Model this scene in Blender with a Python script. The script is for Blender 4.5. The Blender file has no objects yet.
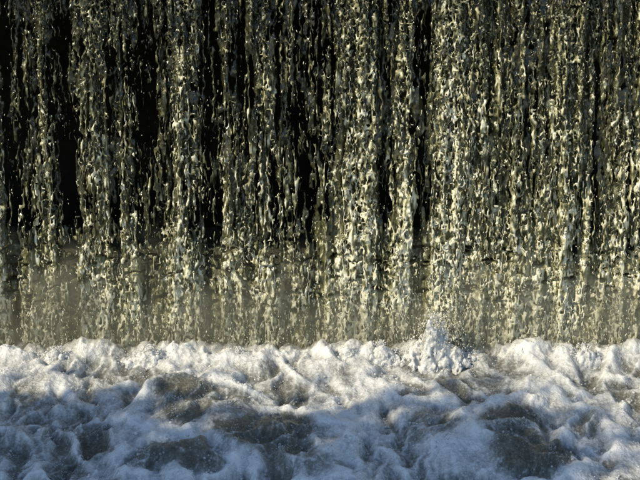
import bpy, math, random
import numpy as np

# ------------------------------------------------------------------ camera, light, exposure
S = bpy.context.scene
C = S.collection
CAM_Y, CAM_H, PITCH, FPX = -10.0, 4.0, math.radians(18.1), 1700.0     # FPX: focal length in pixels of a 640 wide picture
cam_d = bpy.data.cameras.new('camera')
cam = bpy.data.objects.new('camera', cam_d); C.objects.link(cam)
cam.location = (0, CAM_Y, CAM_H)
cam.rotation_euler = (math.pi / 2 - PITCH, 0, 0)
cam_d.sensor_width = 36.0
cam_d.lens = 36.0 * FPX / 640.0
cam_d.clip_end = 500
S.camera = cam

SUN_AZ, SUN_EL = math.radians(57), math.radians(37)    # light travels towards +x and +y, sun stands to the left behind the camera
w = bpy.data.worlds.new('World'); S.world = w; w.use_nodes = True
nt = w.node_tree
sky = nt.nodes.new('ShaderNodeTexSky'); sky.sky_type = 'NISHITA'; sky.sun_disc = False
sky.sun_elevation = SUN_EL; sky.sun_rotation = math.pi + SUN_AZ; sky.ozone_density = 2.6; sky.dust_density = 0.3; sky.air_density = 1.2
bg = nt.nodes['Background']; bg.inputs['Strength'].default_value = 0.145
nt.links.new(sky.outputs[0], bg.inputs[0])
sun_d = bpy.data.lights.new('sun', 'SUN'); sun_d.energy = 4.6; sun_d.angle = math.radians(0.5); sun_d.color = (1.0, 0.88, 0.64)
sun = bpy.data.objects.new('sun', sun_d); C.objects.link(sun)
from mathutils import Vector
SUND = Vector((math.sin(SUN_AZ) * math.cos(SUN_EL), math.cos(SUN_AZ) * math.cos(SUN_EL), -math.sin(SUN_EL)))
sun.rotation_euler = SUND.to_track_quat('-Z', 'Y').to_euler()
S.view_settings.view_transform = 'Standard'; S.view_settings.look = 'None'
S.view_settings.gamma = 1; S.view_settings.use_curve_mapping = False
S.view_settings.exposure = 0.15
S.cycles.max_bounces = 8; S.cycles.transmission_bounces = 4; S.cycles.transparent_max_bounces = 10
S.cycles.diffuse_bounces = 3; S.cycles.glossy_bounces = 3

def px2w(px, py, z=0.0):
    """point on the level z seen at pixel px, py of the photograph"""
    a = PITCH + math.atan((py - 240) / FPX)
    dist = (CAM_H - z) / math.tan(a)
    rng = (CAM_H - z) * math.sin(PITCH) + dist * math.cos(PITCH)
    return (px - 320) / FPX * rng, CAM_Y + dist

# ------------------------------------------------------------------ noise and fields
def _fade(t): return t * t * t * (t * (t * 6 - 15) + 10)
def perlin(cs, seed):
    """gradient noise about -1..1 at arbitrary points; cs = tuple of 2 or 3 coordinate arrays"""
    rng = np.random.default_rng(seed); D = len(cs)
    P = rng.permutation(512).astype(np.int32)
    g = rng.normal(size=(512, D)).astype(np.float32); g /= np.linalg.norm(g, axis=1, keepdims=True)
    i0 = [np.floor(c).astype(np.int32) for c in cs]
    f = [(c - i).astype(np.float32) for c, i in zip(cs, i0)]
    u = [_fade(t) for t in f]
    out = 0
    for k in range(2 ** D):
        b = [(k >> d) & 1 for d in range(D)]
        h = P[(i0[0] + b[0]) & 511]
        for d in range(1, D): h = P[(h + i0[d] + b[d]) & 511]
        v = 0; wt = 1
        for d in range(D):
            v = v + g[h, d] * (f[d] - b[d]); wt = wt * (u[d] if b[d] else 1 - u[d])
        out = out + v * wt
    return out * (1.5 if D == 2 else 1.7)
def fbm(cs, seed, octs=3, gain=0.5):
    s = 0; a = 1; t = 0
    for o in range(octs):
        s = s + a * perlin(tuple(c * 2.03 ** o + 17.3 * o for c in cs), seed + o); t += a; a *= gain
    return s / t
def smooth(a, b, x):
    t = np.clip((x - a) / (b - a), 0, 1); return t * t * (3 - 2 * t)

def surface_net(F, org, step):
    """closed smooth surface of F > 0: verts (n,3), quads (m,4)"""
    nx, ny, nz = F.shape
    s = F > 0
    cnt = np.zeros((nx-1, ny-1, nz-1), np.int8)
    for i in (0, 1):
        for j in (0, 1):
            for k in (0, 1):
                cnt += s[i:nx-1+i, j:ny-1+j, k:nz-1+k]
    act = (cnt > 0) & (cnt < 8)
    ci = np.argwhere(act)
    vid = np.full(act.shape, -1, np.int32); vid[act] = np.arange(len(ci))
    acc = np.zeros((len(ci), 3), np.float32); n = np.zeros(len(ci), np.float32)
    X, Y, Z = ci.T
    for ax in range(3):
        o = [a for a in range(3) if a != ax]
        for p in (0, 1):
            for q in (0, 1):
                off = [0, 0, 0]; off[o[0]] = p; off[o[1]] = q
                a = F[X+off[0], Y+off[1], Z+off[2]]
                off2 = off[:]; off2[ax] = 1
                b = F[X+off2[0], Y+off2[1], Z+off2[2]]
                m = (a > 0) != (b > 0)
                t = np.where(m, a / np.where(m, a - b, 1), 0)
                v = np.tile(np.array(off, np.float32), (len(ci), 1)); v[:, ax] = t
                acc += v * m[:, None]; n += m
    V = (ci + acc / n[:, None]) * np.array(step, np.float32) + np.array(org, np.float32)
    Q = []
    for ax in range(3):
        o = [a for a in range(3) if a != ax]
        sl0 = [slice(None)] * 3; sl1 = [slice(None)] * 3
        sl0[ax] = slice(0, -1); sl1[ax] = slice(1, None)
        A = s[tuple(sl0)]; B = s[tuple(sl1)]
        e = np.argwhere(A != B)
        e = e[(e[:, o[0]] > 0) & (e[:, o[1]] > 0) & (e[:, o[0]] < F.shape[o[0]] - 1) & (e[:, o[1]] < F.shape[o[1]] - 1)]
        def g(p, q):
            c = e.copy(); c[:, o[0]] -= p; c[:, o[1]] -= q
            return vid[c[:, 0], c[:, 1], c[:, 2]]
        quad = np.stack([g(1, 1), g(0, 1), g(0, 0), g(1, 0)], 1)
        inside = A[e[:, 0], e[:, 1], e[:, 2]]
        flip = ~inside if ax != 1 else inside
        quad[flip] = quad[flip][:, ::-1]
        Q.append(quad)
    return V, np.concatenate(Q)

def mesh_from(name, V, Q, mats, attrs=None, smooth_shade=True):
    me = bpy.data.meshes.new(name)
    k = Q.shape[1]
    me.vertices.add(len(V)); me.vertices.foreach_set('co', np.ascontiguousarray(V, np.float32).ravel())
    me.loops.add(Q.size); me.loops.foreach_set('vertex_index', np.ascontiguousarray(Q, np.int32).ravel())
    me.polygons.add(len(Q)); me.polygons.foreach_set('loop_start', np.arange(0, Q.size, k, dtype=np.int32))
    me.update(calc_edges=True)
    if smooth_shade: me.polygons.foreach_set('use_smooth', np.ones(len(Q), bool))
    for a, val in (attrs or {}).items():
        at = me.attributes.new(a, 'FLOAT', 'POINT'); at.data.foreach_set('value', np.ascontiguousarray(val, np.float32))
    me.materials.append(mats)
    return me
def link(name, me, parent=None, label=None, cat=None, group=None, kind=None, loc=None):
    o = bpy.data.objects.new(name, me); C.objects.link(o)
    if parent: o.parent = parent
    if label: o['label'] = label
    if cat: o['category'] = cat
    if group: o['group'] = group
    if kind: o['kind'] = kind
    if loc: o.location = loc
    return o
def subset(V, Q, mask, attrs):
    q = Q[mask]; u, inv = np.unique(q, return_inverse=True)
    return V[u], inv.reshape(q.shape), {k: v[u] for k, v in attrs.items()}
def box_np(x0, x1, y0, y1, z0, z1):
    V = np.array([(x, y, z) for x in (x0, x1) for y in (y0, y1) for z in (z0, z1)], np.float32)
    Q = np.array([(0,1,3,2), (4,6,7,5), (0,4,5,1), (2,3,7,6), (0,2,6,4), (1,5,7,3)])
    return V, Q

# ------------------------------------------------------------------ materials
def material(name):
    m = bpy.data.materials.new(name); m.use_nodes = True
    t = m.node_tree; return m, t, t.nodes['Principled BSDF'], t.nodes['Material Output']
def N(t, kind, **kw):
    n = t.nodes.new(kind)
    for k, v in kw.items(): setattr(n, k, v)
    return n
def ramp(t, src, stops):
    r = t.nodes.new('ShaderNodeValToRGB'); e = r.color_ramp.elements
    while len(e) < len(stops): e.new(0.5)
    for el, (p, c) in zip(e, stops): el.position = p; el.color = (*c, 1) if len(c) == 3 else c
    t.links.new(src, r.inputs[0]); return r

def water_material():
    # falling water: part clear, part aerated, blended per vertex with painted light and shade
    m, t, p, out = material('falling_water')
    at = N(t, 'ShaderNodeAttribute', attribute_name='air_light')
    tc = N(t, 'ShaderNodeTexCoord')
    mp = N(t, 'ShaderNodeMapping'); mp.inputs['Scale'].default_value = (1, 1, 0.45)
    t.links.new(tc.outputs['Object'], mp.inputs[0])
    n1 = N(t, 'ShaderNodeTexNoise'); n1.inputs['Scale'].default_value = 75; n1.inputs['Detail'].default_value = 3
    t.links.new(mp.outputs[0], n1.inputs[0])
    bu = N(t, 'ShaderNodeBump'); bu.inputs['Strength'].default_value = 0.8; bu.inputs['Distance'].default_value = 0.010
    t.links.new(n1.outputs[0], bu.inputs['Height'])
    t.links.new(bu.outputs[0], p.inputs['Normal'])
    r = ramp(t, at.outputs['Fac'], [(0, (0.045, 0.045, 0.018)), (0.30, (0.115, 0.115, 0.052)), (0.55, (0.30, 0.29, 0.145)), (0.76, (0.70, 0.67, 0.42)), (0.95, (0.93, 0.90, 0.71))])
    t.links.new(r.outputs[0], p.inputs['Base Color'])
    p.inputs['Roughness'].default_value = 0.26
    p.inputs['IOR'].default_value = 1.42
    p.inputs['Coat Weight'].default_value = 1.0; p.inputs['Coat Roughness'].default_value = 0.15; p.inputs['Coat IOR'].default_value = 1.5
    mx = N(t, 'ShaderNodeMapRange'); mx.inputs['To Min'].default_value = 0.6; mx.inputs['To Max'].default_value = 0.05
    t.links.new(at.outputs['Fac'], mx.inputs[0]); t.links.new(mx.outputs[0], p.inputs['Transmission Weight'])
    tr = N(t, 'ShaderNodeBsdfTranslucent'); t.links.new(r.outputs[0], tr.inputs[0])
    ms = N(t, 'ShaderNodeMixShader'); ms.inputs[0].default_value = 0.22
    t.links.new(p.outputs[0], ms.inputs[1]); t.links.new(tr.outputs[0], ms.inputs[2])
    t.links.new(ms.outputs[0], out.inputs[0])
    return m
def foam_material():
    m, t, p, out = material('foaming_water')
    at = N(t, 'ShaderNodeAttribute', attribute_name='foam')
    tc = N(t, 'ShaderNodeTexCoord')
    vo = N(t, 'ShaderNodeTexVoronoi'); vo.inputs['Scale'].default_value = 110
    vo2 = N(t, 'ShaderNodeTexVoronoi', feature='SMOOTH_F1'); vo2.inputs['Scale'].default_value = 55; vo2.inputs['Smoothness'].default_value = 0.3
    nz = N(t, 'ShaderNodeTexNoise'); nz.inputs['Scale'].default_value = 34; nz.inputs['Detail'].default_value = 3
    fm = N(t, 'ShaderNodeMapping'); fm.inputs['Scale'].default_value = (1, 0.80, 1.25); t.links.new(tc.outputs['Object'], fm.inputs[0])   # the current draws the froth out
    for n in (vo, vo2, nz): t.links.new(fm.outputs[0], n.inputs[0])
    # foam amount = attribute broken up by noise
    a1 = N(t, 'ShaderNodeMath', operation='MULTIPLY_ADD'); a1.inputs[1].default_value = 0.32
    sub = N(t, 'ShaderNodeMath', operation='SUBTRACT'); sub.inputs[1].default_value = 0.5
    t.links.new(nz.outputs[0], sub.inputs[0]); t.links.new(sub.outputs[0], a1.inputs[0]); t.links.new(at.outputs['Fac'], a1.inputs[2])
    # bubbles show as pale rings in the clear water
    rg = N(t, 'ShaderNodeMapRange'); rg.inputs['From Min'].default_value = 0.15; rg.inputs['From Max'].default_value = 0.60
    rg.inputs['To Min'].default_value = 0.12; rg.inputs['To Max'].default_value = 0.0
    t.links.new(vo2.outputs['Distance'], rg.inputs[0])
    a2 = N(t, 'ShaderNodeMath', operation='ADD', use_clamp=True)
    t.links.new(a1.outputs[0], a2.inputs[0]); t.links.new(rg.outputs[0], a2.inputs[1])
    # glints on single bubbles, painted as pale dots
    bs = N(t, 'ShaderNodeTexVoronoi'); bs.inputs['Scale'].default_value = 62; t.links.new(fm.outputs[0], bs.inputs[0])
    lc = N(t, 'ShaderNodeMapRange'); lc.inputs['From Min'].default_value = 0.10; lc.inputs['From Max'].default_value = 0.32; lc.inputs['To Min'].default_value = 0.30; lc.inputs['To Max'].default_value = 0.0
    t.links.new(bs.outputs['Distance'], lc.inputs[0])
    sc_ = N(t, 'ShaderNodeSeparateColor'); t.links.new(bs.outputs['Color'], sc_.inputs[0])
    gt = N(t, 'ShaderNodeMath', operation='GREATER_THAN'); gt.inputs[1].default_value = 0.72; t.links.new(sc_.outputs[0], gt.inputs[0])
    bm = N(t, 'ShaderNodeMath', operation='MULTIPLY'); t.links.new(lc.outputs[0], bm.inputs[0]); t.links.new(gt.outputs[0], bm.inputs[1])
    a3 = N(t, 'ShaderNodeMath', operation='ADD', use_clamp=True); t.links.new(a2.outputs[0], a3.inputs[0]); t.links.new(bm.outputs[0], a3.inputs[1]); a2 = a3
    r = ramp(t, a2.outputs[0], [(0.10, (0.080, 0.080, 0.064)), (0.34, (0.17, 0.17, 0.148)), (0.50, (0.29, 0.295, 0.285)), (0.66, (0.47, 0.475, 0.465)), (1.0, (0.70, 0.70, 0.69))])
    t.links.new(r.outputs[0], p.inputs['Base Color'])
    rr = N(t, 'ShaderNodeMapRange'); rr.inputs['To Min'].default_value = 0.07; rr.inputs['To Max'].default_value = 0.30
    t.links.new(a2.outputs[0], rr.inputs[0]); t.links.new(rr.outputs[0], p.inputs['Roughness'])
    p.inputs['IOR'].default_value = 1.33
    ad = N(t, 'ShaderNodeMath', operation='MULTIPLY_ADD'); ad.inputs[1].default_value = -0.8
    t.links.new(vo.outputs['Distance'], ad.inputs[0])
    ae = N(t, 'ShaderNodeMath', operation='MULTIPLY_ADD'); ae.inputs[1].default_value = -1.1; t.links.new(vo2.outputs['Distance'], ae.inputs[0]); t.links.new(nz.outputs[0], ae.inputs[2]); t.links.new(ae.outputs[0], ad.inputs[2])
    bu = N(t, 'ShaderNodeBump'); bu.inputs['Strength'].default_value = 0.6; bu.inputs['Distance'].default_value = 0.008
    t.links.new(ad.outputs[0], bu.inputs['Height']); t.links.new(bu.outputs[0], p.inputs['Normal'])
    p.inputs['Subsurface Weight'].default_value = 0.85; p.inputs['Subsurface Scale'].default_value = 0.045; p.inputs['Subsurface Radius'].default_value = (1, 1, 1)
    return m
def rock_material():
    m, t, p, out = material('wet_dark_stone')
    nz = N(t, 'ShaderNodeTexNoise'); nz.inputs['Scale'].default_value = 9; nz.inputs['Detail'].default_value = 8
    tc = N(t, 'ShaderNodeTexCoord'); t.links.new(tc.outputs['Object'], nz.inputs[0])
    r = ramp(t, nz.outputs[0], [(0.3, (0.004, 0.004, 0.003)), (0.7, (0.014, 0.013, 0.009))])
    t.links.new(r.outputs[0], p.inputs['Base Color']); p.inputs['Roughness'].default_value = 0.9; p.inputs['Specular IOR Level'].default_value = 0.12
    bu = N(t, 'ShaderNodeBump'); bu.inputs['Strength'].default_value = 0.7; bu.inputs['Distance'].default_value = 0.03
    t.links.new(nz.outputs[0], bu.inputs['Height']); t.links.new(bu.outputs[0], p.inputs['Normal'])
    return m
def spray_material():
    m, t, p, out = material('white_spray')
    p.inputs['Base Color'].default_value = (0.86, 0.86, 0.84, 1); p.inputs['Roughness'].default_value = 0.22; p.inputs['IOR'].default_value = 1.33
    tr = N(t, 'ShaderNodeBsdfTranslucent'); tr.inputs[0].default_value = (0.9, 0.9, 0.88, 1)
    ms = N(t, 'ShaderNodeMixShader'); ms.inputs[0].default_value = 0.45
    t.links.new(p.outputs[0], ms.inputs[1]); t.links.new(tr.outputs[0], ms.inputs[2]); t.links.new(ms.outputs[0], out.inputs[0])
    return m
SPRAY = spray_material()
WATER, FOAM, ROCK = water_material(), foam_material(), rock_material()

# ------------------------------------------------------------------ setting: weir, river above and below
LIP = 2.42
WALL_Y = 2.25
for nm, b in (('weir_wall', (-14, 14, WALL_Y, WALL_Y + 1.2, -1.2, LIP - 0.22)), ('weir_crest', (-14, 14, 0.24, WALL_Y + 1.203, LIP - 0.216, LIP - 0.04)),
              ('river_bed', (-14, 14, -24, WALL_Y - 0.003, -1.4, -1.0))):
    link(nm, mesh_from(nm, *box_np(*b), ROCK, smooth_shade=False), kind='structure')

def foam_at(X, Y):
    """height and foam amount of the pool below the fall"""
    wx = 0.15 * fbm((X * 2.2, Y * 1.8), 11, 2) + 0.035 * fbm((X * 9, Y * 7), 12, 2); wy = 0.22 * fbm((X * 2.2, Y * 1.8), 21, 2) + 0.045 * fbm((X * 9, Y * 7), 22, 2)
    Xw, Yw = X + wx, Y + wy
    front = smooth(0.10, -0.15, Y)                       # 1 in front of the fall
    a = perlin((Xw * 1.9, Yw * 1.5), 31)
    rid = np.exp(-(perlin((Xw * 3.1 + 1.3 * Yw, Yw * 1.25), 41) / 0.20) ** 2)
    rid2 = np.exp(-(perlin((Xw * 6.5 - 1.8 * Yw, Yw * 2.3), 51) / 0.17) ** 2)
    puff = fbm((Xw * 7, Yw * 3.0), 61, 2)
    med = fbm((Xw * 15, Yw * 7.5), 63, 2)
    fine = fbm((X * 30 + 2 * wx, Y * 13), 71, 3)
    foam = 0.69 + 0.36 * a + 0.36 * (rid - 0.40) + 0.22 * (rid2 - 0.4) + 0.28 * puff + 0.18 * med + 0.10 * fine
    h = 0.055 * a + 0.036 * rid + 0.028 * rid2 + 0.062 * puff
    h = 0.074 * np.tanh(h / 0.074) + 0.008 * med + 0.005 * fine
    lace = np.exp(-(perlin((Xw * 15, Yw * 6), 73) / 0.13) ** 2) + 0.6 * np.exp(-(perlin((X * 31 + 3 * wx, Y * 13 + 3 * wy), 74) / 0.16) ** 2)
    foam = foam + 0.16 * (lace - 0.45)
    # clear bubbly swells, where the photograph shows them
    for px, py, rx, ry, d in PATCH:
        x0, y0 = px2w(px, py); sx = rx / 160.0; sy = ry / 160.0 / 0.40
        r2 = ((Xw - x0) / sx) ** 2 + ((Yw - y0) / sy) ** 2
        core = smooth(1.35, 0.35, r2)
        foam = foam * (1 - core * d) + core * d * (0.10 + 0.10 * fine + 0.30 * lace * (0.35 + 0.65 * rid2))
        rim = np.exp(-((np.sqrt(r2) - 1.18) / 0.22) ** 2)
        foam = foam + 0.30 * rim * d; h = h + 0.035 * rim * d + 0.05 * np.clip(1 - r2, 0, 1) * d
    crest = np.exp(-((Y + 0.10) / 0.20) ** 2)
    boil = 0.35 + 0.6 * fbm((X * 4.5 + wx, Y * 4.5), 81, 3) + 0.26 * fbm((X * 13, Y * 9), 91, 2) + 0.08 * perlin((X * 42, Y * 22), 95)
    h = h + crest * 0.14 * boil
    foam = foam + 0.22 * crest * (0.2 + boil) + 0.05 * smooth(-0.7, -0.1, Y)
    # behind the fall: long low ripples climbing to the wall
    back_h = 0.02 + 0.03 * (1 - np.abs(fbm((X * 2.2 + 3, Y * 8), 101, 3)) * 2) + 0.06 * smooth(0.3, WALL_Y, Y)
    back_f = (0.26 + 0.25 * fbm((X * 3, Y * 9), 111, 3)) * smooth(1.0, 0.4, Y)
    h = h * front + back_h * (1 - front); foam = foam * front + back_f * (1 - front)
    return h, np.clip(foam, 0, 1.1), fine
PATCH = [(200, 412, 52, 18, 0.9), (188, 398, 36, 14, 0.7), (272, 440, 50, 22, 0.95), (180, 462, 46, 14, 0.9), (300, 470, 34, 12, 0.6),
         (508, 428, 34, 19, 1.0), (532, 462, 44, 20, 1.0), (438, 432, 26, 16, 0.45), (30, 398, 26, 14, 0.3), (62, 372, 24, 12, 0.1),
         (100, 440, 20, 14, 0.5), (590, 428, 13, 9, 0.5), (255, 372, 24, 8, 0.45), (405, 392, 15, 9, 0.5), (628, 405, 14, 9, 0.3),
         (15, 450, 18, 12, 0.3), (350, 380, 18, 8, 0.4), (455, 385, 20, 8, 0.4)]
POOL = {}
def pool():
    xs = np.arange(-2.3, 2.3001, 0.0065, dtype=np.float32); ys = np.concatenate([np.arange(-2.45, 0.2, 0.0085), np.arange(0.2, WALL_Y + 0.02, 0.03)]).astype(np.float32)
    X, Y = np.meshgrid(xs, ys, indexing='ij')
    h, foam, fine = foam_at(X, Y)
    kx = np.exp(-0.5 * (np.arange(-7, 8) / 1.9) ** 2).astype(np.float32); kx /= kx.sum()
    for ax in (0, 1):
        p = np.pad(h, [(7, 7) if a == ax else (0, 0) for a in (0, 1)], mode='edge')
        h = sum(kx[i] * np.take(p, range(i, i + h.shape[ax]), ax) for i in range(15))
    froth = fbm((X * 38, Y * 26), 75, 2)
    h = h + (0.004 * fine + 0.0060 * froth) * smooth(0.1, 0.6, foam) + 0.02 * np.exp(-((Y + 0.10) / 0.14) ** 2) * fbm((X * 24, Y * 16), 76, 2)
    POOL['xs'], POOL['ys'], POOL['h'], POOL['foam'] = xs, ys, h, foam
    V = np.stack([X, Y, h], -1).reshape(-1, 3)
    n0, n1 = X.shape
    I = np.arange(n0 * n1).reshape(n0, n1)
    Q = np.stack([I[:-1, :-1], I[1:, :-1], I[1:, 1:], I[:-1, 1:]], -1).reshape(-1, 4)
    link('river_water', mesh_from('river_water', V, Q, FOAM, {'foam': foam.ravel()}), kind='structure')
    # coarser water further out, same surface
    def sheet(x0, x1, y0, y1, st):
        xs = np.linspace(x0, x1, int((x1 - x0) / st) + 2).astype(np.float32); ys = np.linspace(y0, y1, int((y1 - y0) / st) + 2).astype(np.float32)
        X, Y = np.meshgrid(xs, ys, indexing='ij'); h, foam, _ = foam_at(X, Y)
        I = np.arange(X.size).reshape(X.shape)
        Q = np.stack([I[:-1, :-1], I[1:, :-1], I[1:, 1:], I[:-1, 1:]], -1).reshape(-1, 4)
        link('river_water', mesh_from('river_water', np.stack([X, Y, h], -1).reshape(-1, 3), Q, FOAM, {'foam': foam.ravel()}), kind='structure')
    sheet(-14, -2.3, -2.45, WALL_Y + .02, 0.05); sheet(2.3, 14, -2.45, WALL_Y + .02, 0.05); sheet(-14, 14, -24, -2.45, 0.08)
pool()

# ------------------------------------------------------------------ the fall
# columns of falling water: pixel centre, half width, strength (read off the photograph)
COLS = [(4,6,.35),(22,6,.55),(34,6,.5),(48,9,.85),(62,5,.3),(84,7,.8),(97,8,.95),(108,7,.8),(124,7,.85),(136,6,.75),(150,5,.5),(163,6,.6),(177,8,1),(190,9,.95),(201,5,.65),
        (214,3,.3),(227,8,.95),(240,6,.7),(252,6,.65),(266,10,.95),(281,5,.6),(291,6,.65),(303,5,.45),(314,6,.6),(326,6,.7),(337,5,.75),(349,9,1.15),(361,9,1.25),(372,7,1.05),(384,4,.5),(396,8,1),(407,6,.8),
        (419,4,.3),(433,6,1),(444,8,1.2),(457,8,1.25),(470,6,.9),(481,6,.8),(492,5,.8),(503,6,.85),(515,6,.95),(526,5,.7),(537,6,.85),(549,6,.95),(561,7,1),(573,6,.9),(585,6,.9),(598,5,.75),(609,6,.85),(621,6,.9),(634,6,.85)]
EXTRA = []
rr_ = random.Random(5)
for x in list(range(-50, 0, 12)) + list(range(650, 700, 12)): EXTRA.append((x, 6, rr_.uniform(.5, 1)))
PXM = 10.55 / FPX
def fall_y(z):                       # the water leaves the lip with a little speed
    return 0.24 * (1 - np.clip((LIP - z) / LIP, 0, 1) ** 0.5) - 0.0
def fall():
    hx, hy, hz = 0.0066, 0.0110, 0.0084
    xs = np.arange(-2.25, 2.25, hx, dtype=np.float32); ys = np.arange(-0.13, 0.1301, hy, dtype=np.float32); zs = np.arange(-0.03, LIP + 0.03, hz, dtype=np.float32)
    X2, Z2 = np.meshgrid(xs, zs, indexing='ij')
    drop = np.clip((LIP - Z2) / LIP, 0, 1)                              # 0 at the lip, 1 at the pool
    cols = sorted(COLS + EXTRA)
    # density of water over the picture of the fall; falling faster stretches everything towards the foot
    ZT = -2.98 * np.sqrt(drop + 0.08)
    wob = 0.012 * perlin((X2 * 9, Z2 * 3.2), 3) + 0.018 * perlin((X2 * 26, ZT * 11), 4) * (0.35 + drop) + 0.010 * perlin((X2 * 48, ZT * 24), 14)
    Xc = X2 + wob
    D = np.zeros_like(X2)
    for px, hw, s in cols:
        x0 = (px - 320) * PXM; sg = (hw * 1.0) * PXM
        D += s * np.exp(-np.abs((Xc - x0) / sg) ** 2.6)
    D = np.minimum(D, 1.25); band = 0.5 + 0.5 * perlin((X2 * 6.5, Z2 * 0.4), 241)
    streak = perlin((Xc * 42, Z2 * 1.6), 6); streak2 = perlin((Xc * 95, Z2 * 4.0), 7); patch = fbm((X2 * 5, Z2 * 3), 8, 2)
    right = smooth(-0.3, 1.0, X2)
    low = smooth(0.62, 0.98, drop)
    A = -0.48 + 0.64 * D + 0.34 * streak + 0.26 * streak2 + 0.24 * patch + 0.14 * right + 0.24 * smooth(0.16, 0.0, drop) + 0.26 * low
    A = np.minimum(A, 0.42) - 0.13 * smooth(0.10, 0.22, drop) * smooth(0.75, 0.6, drop) * (1 - 0.6 * right)
    X, Y, Z = np.meshgrid(xs, ys, zs, indexing='ij')
    wob3 = wob[:, None, :]
    Xs = X + wob3
    dr = drop[:, None, :]
    # depth at which each stream hangs, and how thick it is
    cy = (0.045 * perlin((X2 * 13, Z2 * 1.5), 9))[:, None, :]
    Z = np.broadcast_to(ZT[:, None, :], X.shape)
    n1 = perlin((Xs * 30, Y * 34, Z * 8), 12)
    n2 = perlin((Xs * 80 + 5, Y * 60, Z * 27), 13)
    n3 = perlin((Xs * 56 + 9, Y * 36, Z * 19), 17)
    rid = 1 - 4.2 * np.abs(n3)                                            # threads and folds
    A3 = A[:, None, :]
    front = np.minimum(A3 + 0.06, 0.46) - 0.55 * ((Y - cy + 0.035) / 0.028) ** 2 + (0.55 * rid + 0.40 * n2) * (0.75 + 0.35 * dr) - 0.38
    body = np.minimum(A3 + 0.20, 0.50) - 0.55 * ((Y - cy - 0.035) / 0.030) ** 2 + 0.42 * n1 + 0.26 * n2 * (0.4 + dr)
    wl = 0.12 * perlin((X2 * 3, Z2 * 3), 211)
    fold = (perlin((X2 * 8 + wl, Z2 * 30 + 14 * wl), 212) + 0.5 * perlin((X2 * 18, Z2 * 52 + 8 * wl), 213))[:, None, :]
    lz = smooth(0.71, 0.90, dr + 0.06 * fold)
    body = body + lz * (0.22 + 0.20 * lz) + 0.45 * fold * lz * smooth(1.0, 0.85, dr)
    front = front - 0.05 * lz - 0.30 * perlin((X2 * 19, ZT * 1.3), 221)[:, None, :] - 0.12 * right[:, None, :]
    # many hair thin threads of water everywhere, also between the thick streams
    A4 = (perlin((Xc * 62, ZT * 1.9), 231) + 0.5 * perlin((Xc * 110, ZT * 3.5), 232) + 0.35 * patch - 0.37 + 0.24 * np.minimum(D, 1) + 0.10 * smooth(0.2, 0.0, drop))[:, None, :]
    hair = np.minimum(A4, 0.35) - 0.5 * ((Y - cy - 0.005 - 0.05 * streak[:, None, :]) / 0.020) ** 2 + 0.34 * n2 + 0.20 * n1
    gap = (smooth(0.25, 0.60, -fold) * smooth(0.68, 0.75, dr) * smooth(0.93, 0.85, dr))
    front = np.maximum(front - 0.5 * gap, hair - 0.8 * gap); body = body - 1.1 * gap
    lay = front > body
    F = np.maximum(front, body)
    # scattered drops in the gaps
    F = np.maximum(F, perlin((X * 60, Y * 60, Z * 42), 15) - 0.90 + 0.34 * np.clip(A[:, None, :] + 0.5, 0, 1) - 1.2 * (np.abs(Y) / 0.13) ** 6)
    F[:, 0, :] = F[:, -1, :] = -1; F[0] = F[-1] = -1; F[:, :, 0] = F[:, :, -1] = -1
    V, Q = surface_net(F.astype(np.float32), (xs[0], ys[0], zs[0]), (hx, hy, hz))
    # aeration, with shade under the lip and lit threads painted in
    ix = np.clip(((V[:, 0] - xs[0]) / hx).astype(int), 0, len(xs) - 1); iz = np.clip(((V[:, 2] - zs[0]) / hz).astype(int), 0, len(zs) - 1)
    dens = np.clip(A[ix, iz], -0.3, 0.7)
    d = drop[ix, iz]
    iy = np.clip(((V[:, 1] - ys[0]) / hy + 0.5).astype(int), 0, len(ys) - 1)
    isf = lay[ix, iy, iz]
    an = perlin((V[:, 0] * 45, V[:, 1] * 40, V[:, 2] * 16), 16)
    rt = right[ix, iz]
    dens = dens + 0.5 * (D[ix, iz] - 0.75)
    air_light = np.where(isf, 0.10 * dens + 0.44 + 0.30 * d + 0.14 * rt + 0.95 * an + 0.18 * smooth(0.7, 0.95, d) - 0.25 * smooth(0.14, 0.04, d), 0.10 + 0.32 * d ** 1.3 + 0.34 * smooth(0.6, 0.92, d) + 0.12 * rt + 0.10 * streak[ix, iz] + 0.15 * an + 0.15 * dens)
    air_light = air_light * (0.60 + 0.60 * d) * (0.64 + 0.46 * np.clip(D[ix, iz], 0, 1.2)) * (0.78 + 0.38 * band[ix, iz])
    air_light = np.clip(air_light, 0, 1)
    V[:, 1] += fall_y(V[:, 2])
    fx = V[Q[:, 0], 0] + wob[ix[Q[:, 0]], iz[Q[:, 0]]]
    centres = np.array([(c[0] - 320) * PXM for c in cols])
    owner = np.searchsorted((centres[1:] + centres[:-1]) / 2, fx)
    root = link('waterfall', None, label='wide curtain of olive lit falling water dropping over the weir into foam', cat='waterfall', loc=(0, 0, 0))
    for k, c in enumerate(cols):
        v, q, at = subset(V, Q, owner == k, {'air_light': air_light})
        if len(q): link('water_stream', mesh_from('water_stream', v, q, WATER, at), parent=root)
    print('fall tris', 2 * len(Q))
    return root
fall_root = fall()

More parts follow.
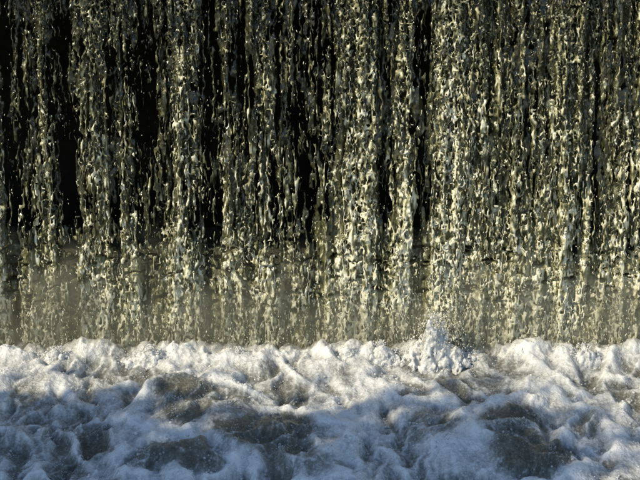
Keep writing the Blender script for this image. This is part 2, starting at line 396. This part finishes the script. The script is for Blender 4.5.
def spray_sheet():
    """broken sheet of thrown back water between the fall and the weir wall, long level folds"""
    h = (0.014, 0.014, 0.011)
    xs = np.arange(-2.3, 2.3, h[0], dtype=np.float32); ys = np.arange(0.14, 0.40, h[1], dtype=np.float32); zs = np.arange(-0.02, 1.0, h[2], dtype=np.float32)
    X, Y, Z = np.meshgrid(xs, ys, zs, indexing='ij')
    wv = fbm((X * 2.5, Z * 3), 201, 2)
    n1 = perlin((X * 6.5 + wv, Y * 9, Z * 26 + 1.5 * wv), 202); n2 = perlin((X * 16, Y * 22, Z * 38), 203); n3 = perlin((X * 34, Y * 30, Z * 22), 204)
    F = 0.95 * (0.50 + 0.24 * wv + 0.10 * smooth(-.5, 1.5, X) - Z) / 0.30 - ((Y - 0.26 - 0.05 * n1) / 0.07) ** 2 + 0.75 * n1 + 0.45 * n2 + 0.32 * n3
    F[:, 0] = F[:, -1] = -1; F[0] = F[-1] = -1; F[:, :, 0] = F[:, :, -1] = -1
    V, Q = surface_net(F.astype(np.float32), (xs[0], ys[0], zs[0]), h)
    air_light = np.clip(0.48 + 0.25 * perlin((V[:, 0] * 9, V[:, 2] * 22), 205) + 0.2 * (0.5 - V[:, 2]), 0, 1)
    link('spray_sheet', mesh_from('spray_sheet', V, Q, WATER, {'air_light': air_light}), parent=fall_root, kind='stuff')
    print('sheet tris', 2 * len(Q))
spray_sheet()

# ------------------------------------------------------------------ splashes thrown up along the foot of the fall
_t = (1 + 5 ** .5) / 2
ICO = np.array([(-1,_t,0),(1,_t,0),(-1,-_t,0),(1,-_t,0),(0,-1,_t),(0,1,_t),(0,-1,-_t),(0,1,-_t),(_t,0,-1),(_t,0,1),(-_t,0,-1),(-_t,0,1)]) / math.sqrt(1 + _t * _t)
ICOF = np.array([(0,11,5),(0,5,1),(0,1,7),(0,7,10),(0,10,11),(1,5,9),(5,11,4),(11,10,2),(10,7,6),(7,1,8),(3,9,4),(3,4,2),(3,2,6),(3,6,8),(3,8,9),(4,9,5),(2,4,11),(6,2,10),(8,6,7),(9,8,1)])
def splash(px, py, wpx, hpx, seed, label, lean=0.0, ydep=-0.22):
    x0 = (px - 320) / FPX * 10.75; W = wpx / 160.0 / 2; H = hpx / 160.0 / 0.93
    h = 0.0055
    xs = np.arange(-W * 1.7, W * 1.7, h, dtype=np.float32); ys = np.arange(-0.13, 0.13, h, dtype=np.float32); zs = np.arange(-0.12, H * 1.12, h, dtype=np.float32)
    X, Y, Z = np.meshgrid(xs, ys, zs, indexing='ij')
    rng = np.random.default_rng(seed)
    n1 = perlin((X * 16 + seed, Y * 16, Z * 10), seed); n2 = fbm((X * 46, Y * 46, Z * 26), seed + 1, 2)
    Xn = X + 0.012 * n1 + 0.003 * n2; Yn = Y + 0.006 * n2
    F = np.full(X.shape, -9.0, np.float32)
    for k in range(40):                                                  # jets leaving a common foot
        u = rng.normal(0, 0.5); v = rng.normal(0, 0.35)
        top = H * (1.0 if k == 0 else rng.uniform(0.3, 1.0) * math.exp(-(abs(u) / 0.55) ** 1.2)); u = 0 if k == 0 else u
        bx, by = u * W * 0.9, v * 0.05
        tx = bx + (u * 0.25 + lean * 0.3 + rng.normal(0, 0.08)) * top; ty = by + rng.normal(0, 0.12) * top
        t = np.clip((Z + 0.10) / (top + 0.10), 0, 1.3)
        r = (0.046 + 0.020 * rng.random()) * (1 - np.clip(t, 0, 1)) ** 0.7 + 0.004
        cx = bx + (tx - bx) * t ** 2; cyy = by + (ty - by) * t
        q = np.sqrt((Xn - cx) ** 2 + (Yn - cyy) ** 2) / r
        F = np.maximum(F, 1.0 - q + 0.55 * n2 * (0.15 + 1.3 * t) - 3.0 * smooth(0.92, 1.1, t))
    cr = W * 0.85 * (1 - np.clip((Z + 0.05) / (0.80 * H + 0.05), 0, 1)) ** 1.25 + 0.004
    F = np.maximum(F, 1.0 - np.sqrt((Xn / cr) ** 2 + (Yn / (0.5 * cr + 0.012)) ** 2) + 0.5 * n1 + 0.45 * n2 - 4 * smooth(0.78 * H, 0.84 * H, Z))
    F[:, 0] = F[:, -1] = -1; F[0] = F[-1] = -1; F[:, :, 0] = F[:, :, -1] = -1
    V, Q = surface_net(F.astype(np.float32), (xs[0], ys[0], zs[0]), (h, h, h))
    root = link('water_splash', mesh_from('water_splash', V, Q, FOAM, {'foam': np.clip(0.85 + 0.3 * perlin((V[:, 0] * 30, V[:, 1] * 30, V[:, 2] * 20), seed + 5), 0, 1)}),
                label=label, cat='splash', group='splashes along the foot of the fall', loc=(x0, ydep, 0.015))
    # loose drops round the jets
    n = int(5 * wpx + 10 * hpx)
    zz = H * rng.random(n) ** 1.2 * 1.02; ww = W * (1.15 - 0.98 * np.clip(zz / H, 0, 1) ** 0.7)
    dx = rng.normal(0, 0.55, n) * ww + lean * 0.3 * zz; dy = rng.normal(0, 0.35, n) * (0.03 + ww * 0.5)
    r = rng.uniform(0.0012, 0.0032, n) * (1 + 1.2 * rng.random(n) ** 3)
    V = ICO[None] * r[:, None, None] * rng.uniform(0.7, 1.5, (n, 1, 3)) * (1 + 0.25 * rng.normal(size=(n, 12, 1))) + np.stack([dx, dy, zz], 1)[:, None]
    F = (ICOF[None] + (np.arange(n) * 12)[:, None, None]).reshape(-1, 3)
    link('spray_drop', mesh_from('spray_drop', V.reshape(-1, 3), F, SPRAY), parent=root, kind='stuff')
    return root
splash(432, 372, 86, 46, 301, 'tall white pointed splash leaping in front of the fall, right of the middle')
splash(382, 362, 48, 20, 311, 'low ragged splash just left of the tall white pointed splash', -0.4)
splash(347, 360, 44, 16, 321, 'small split splash at the foot of the broadest pale stream', 0.3)
splash(152, 362, 60, 16, 331, 'rounded white splash under the dark gap in the left part of the fall', 0.2)
splash(62, 360, 50, 14, 341, 'short frothy splash nearest the left edge of the fall', -0.2)
splash(578, 366, 52, 17, 351, 'low peaked splash nearest the right edge of the fall', 0.2)
splash(240, 364, 56, 13, 361, 'wide flat splash between the rounded left splash and the split one', 0.0)

def drops():
    rng = np.random.default_rng(77); n = 3200
    b, f = ICO, ICOF
    x = rng.uniform(-2.2, 2.2, n); z = 0.10 + rng.exponential(0.22, n); y = -0.10 - rng.gamma(1.5, 0.07, n)
    k = n // 3                                                        # a third of them in the fall itself, over its whole height
    z[:k] = rng.uniform(0.1, LIP - 0.1, k); y[:k] = fall_y(z[:k]) + rng.uniform(-0.13, -0.02, k)
    m = n // 5                                                        # thrown by the tall splash
    x[-m:] = 0.71 + rng.normal(0, 0.10, m); z[-m:] = 0.12 + np.abs(rng.normal(0, 0.17, m)); y[-m:] = -0.25 + rng.normal(0, 0.07, m)
    r = rng.uniform(0.0012, 0.0016, n) * (1 + 1.6 * rng.random(n) ** 4)
    V = b[None] * r[:, None, None] * np.array([1, 1, 1.0]) ; V[:, :, 2] *= rng.uniform(1.0, 4.5, n)[:, None]
    V[:, :, 0] += V[:, :, 2] * rng.uniform(-0.5, 0.5, n)[:, None]; V += np.stack([x, y, z], 1)[:, None]
    F = (f[None] + (np.arange(n) * 12)[:, None, None]).reshape(-1, 3)
    link('water_drop', mesh_from('water_drop', V.reshape(-1, 3), F, WATER, {'air_light': np.full(n * 12, 0.9)}), parent=fall_root, kind='stuff')
drops()


def bubbles():
    """single bubbles riding on the froth and in the clear swells"""
    rng = np.random.default_rng(9); n0 = 60000
    x = rng.uniform(-2.1, 2.1, n0); y = rng.uniform(-2.2, -0.15, n0)
    cl = fbm((x * 9, y * 5), 401, 2) + 0.5 * perlin((x * 25, y * 14), 402)
    i = np.clip(((x + 2.3) / 0.0065).astype(int), 0, len(POOL['xs']) - 1); j = np.clip(((y + 2.45) / 0.0085).astype(int), 0, len(POOL['ys']) - 1)
    fo = POOL['foam'][i, j]
    keep = rng.random(n0) < np.clip(0.05 + 1.2 * (cl - 0.05), 0, 1) * np.where(fo < 0.45, 1.0, 0.45)
    x, y, z, fo = x[keep], y[keep], POOL['h'][i, j][keep], fo[keep]; n = len(x)
    r = rng.uniform(0.0022, 0.0045, n) * (1 + 1.6 * rng.random(n) ** 6)
    V = ICO[None] * r[:, None, None] + np.stack([x, y, z + 0.15 * r], 1)[:, None]
    F = (ICOF[None] + (np.arange(n) * 12)[:, None, None]).reshape(-1, 3)
    link('foam_bubble', mesh_from('foam_bubble', V.reshape(-1, 3), F, FOAM, {'foam': np.repeat(np.clip(fo + 0.22 + 0.1 * rng.random(n), 0.3, 1), 12)}), kind='stuff', label='small bubbles riding on the churned froth', cat='bubbles')
    print('bubbles', n)
bubbles()

# ------------------------------------------------------------------ banks and unseen trees added to shade the near water
link('river_bank', mesh_from('river_bank', *box_np(-14, -4.6, -24, WALL_Y - 0.01, -1.39, 0.7), ROCK, smooth_shade=False), kind='structure')
def simple_material(name, col, rough=0.7, scale=8):
    m, t, p, out = material(name)
    nz = N(t, 'ShaderNodeTexNoise'); nz.inputs['Scale'].default_value = scale
    r = ramp(t, nz.outputs[0], [(0.3, tuple(c * 0.6 for c in col)), (0.7, tuple(c * 1.3 for c in col))])
    t.links.new(r.outputs[0], p.inputs['Base Color']); p.inputs['Roughness'].default_value = rough
    return m
LEAF, BARK = simple_material('green_leaf', (0.06, 0.09, 0.03)), simple_material('brown_bark', (0.10, 0.07, 0.05))
def added_tree(cx, cy, cz, r, n, seed, label):
    rng = np.random.default_rng(seed)
    root = link('added_tree', None, label=label, cat='added_tree', loc=(cx, cy, 0.7), group='added trees on the left bank')
    k = 10; P = []
    path = [(0, 0, -0.2), (0.1, 0.05, 1.5), (0.0, 0.15, 3.0), (0.2, 0.1, cz + 0.3)]
    V = []; 
    for i, (x, y, z) in enumerate(path):
        rad = 0.22 * (1 - 0.24 * i)
        for j in range(k): V.append((x + rad * math.cos(j * 2 * math.pi / k), y + rad * math.sin(j * 2 * math.pi / k), z))
    Q = [(i * k + j, i * k + (j + 1) % k, (i + 1) * k + (j + 1) % k, (i + 1) * k + j) for i in range(len(path) - 1) for j in range(k)]
    link('trunk', mesh_from('trunk', np.array(V), np.array(Q), BARK), parent=root)
    c = rng.normal(size=(90, 3)); c /= np.linalg.norm(c, axis=1, keepdims=True); c *= (rng.random((90, 1)) ** 0.4) * r * 0.85
    c[:, 2] *= 0.8
    p = c[rng.integers(0, 90, n)] + rng.normal(size=(n, 3)) * r * 0.11; p[:, 2] += cz - 0.7
    u = rng.normal(size=(n, 3)); u /= np.linalg.norm(u, axis=1, keepdims=True)
    v = np.cross(u, rng.normal(size=(n, 3))); v /= np.linalg.norm(v, axis=1, keepdims=True)
    L = 0.10 * (0.7 + 0.6 * rng.random((n, 1)))
    q = np.stack([p - u * L, p + v * L * 0.5, p + u * L, p - v * L * 0.5], 1).reshape(-1, 3)
    link('crown', mesh_from('crown', q, np.arange(4 * n).reshape(n, 4), LEAF, smooth_shade=False), parent=root, kind='stuff')
added_tree(-7.2, -6.4, 4.4, 2.1, 26000, 3, 'small unseen leafy tree on the left bank between the two tall ones and the water')
added_tree(-7.2, -8.2, 6.3, 2.85, 40000, 1, 'unseen leafy tree on the left bank nearest the fall')
added_tree(-8.2, -12.0, 6.0, 3.0, 26000, 2, 'unseen leafy tree on the left bank farther from the fall')

# ------------------------------------------------------------------ spray hanging round the foot of the fall
def mist():
    m, t, p, out = material('spray_mist'); t.nodes.remove(p)
    pv = N(t, 'ShaderNodeVolumePrincipled'); pv.inputs['Color'].default_value = (0.95, 0.94, 0.72, 1); pv.inputs['Anisotropy'].default_value = 0.2
    tc = N(t, 'ShaderNodeTexCoord'); sx = N(t, 'ShaderNodeSeparateXYZ'); t.links.new(tc.outputs['Object'], sx.inputs[0])
    nz = N(t, 'ShaderNodeTexNoise'); nz.inputs['Scale'].default_value = 3.5; nz.inputs['Detail'].default_value = 2; t.links.new(tc.outputs['Object'], nz.inputs[0])
    ma = N(t, 'ShaderNodeMath', operation='MULTIPLY_ADD'); ma.inputs[1].default_value = 1.15; t.links.new(nz.outputs[0], ma.inputs[0]); 
    mn = N(t, 'ShaderNodeMath', operation='MULTIPLY'); mn.inputs[1].default_value = -1; t.links.new(sx.outputs['Z'], mn.inputs[0]); t.links.new(mn.outputs[0], ma.inputs[2])
    mr = N(t, 'ShaderNodeMapRange', interpolation_type='SMOOTHSTEP'); mr.inputs['From Min'].default_value = -0.04; mr.inputs['From Max'].default_value = 0.52
    mr.inputs['To Min'].default_value = 0; mr.inputs['To Max'].default_value = 4.6
    t.links.new(ma.outputs[0], mr.inputs[0]); t.links.new(mr.outputs[0], pv.inputs['Density'])
    t.links.new(pv.outputs[0], out.inputs['Volume'])
    link('mist', mesh_from('mist', *box_np(-3.5, 3.5, -0.14, 0.50, 0.03, 1.15), m, smooth_shade=False), kind='stuff', label='pale spray hanging round the foot of the fall', cat='mist')
mist()
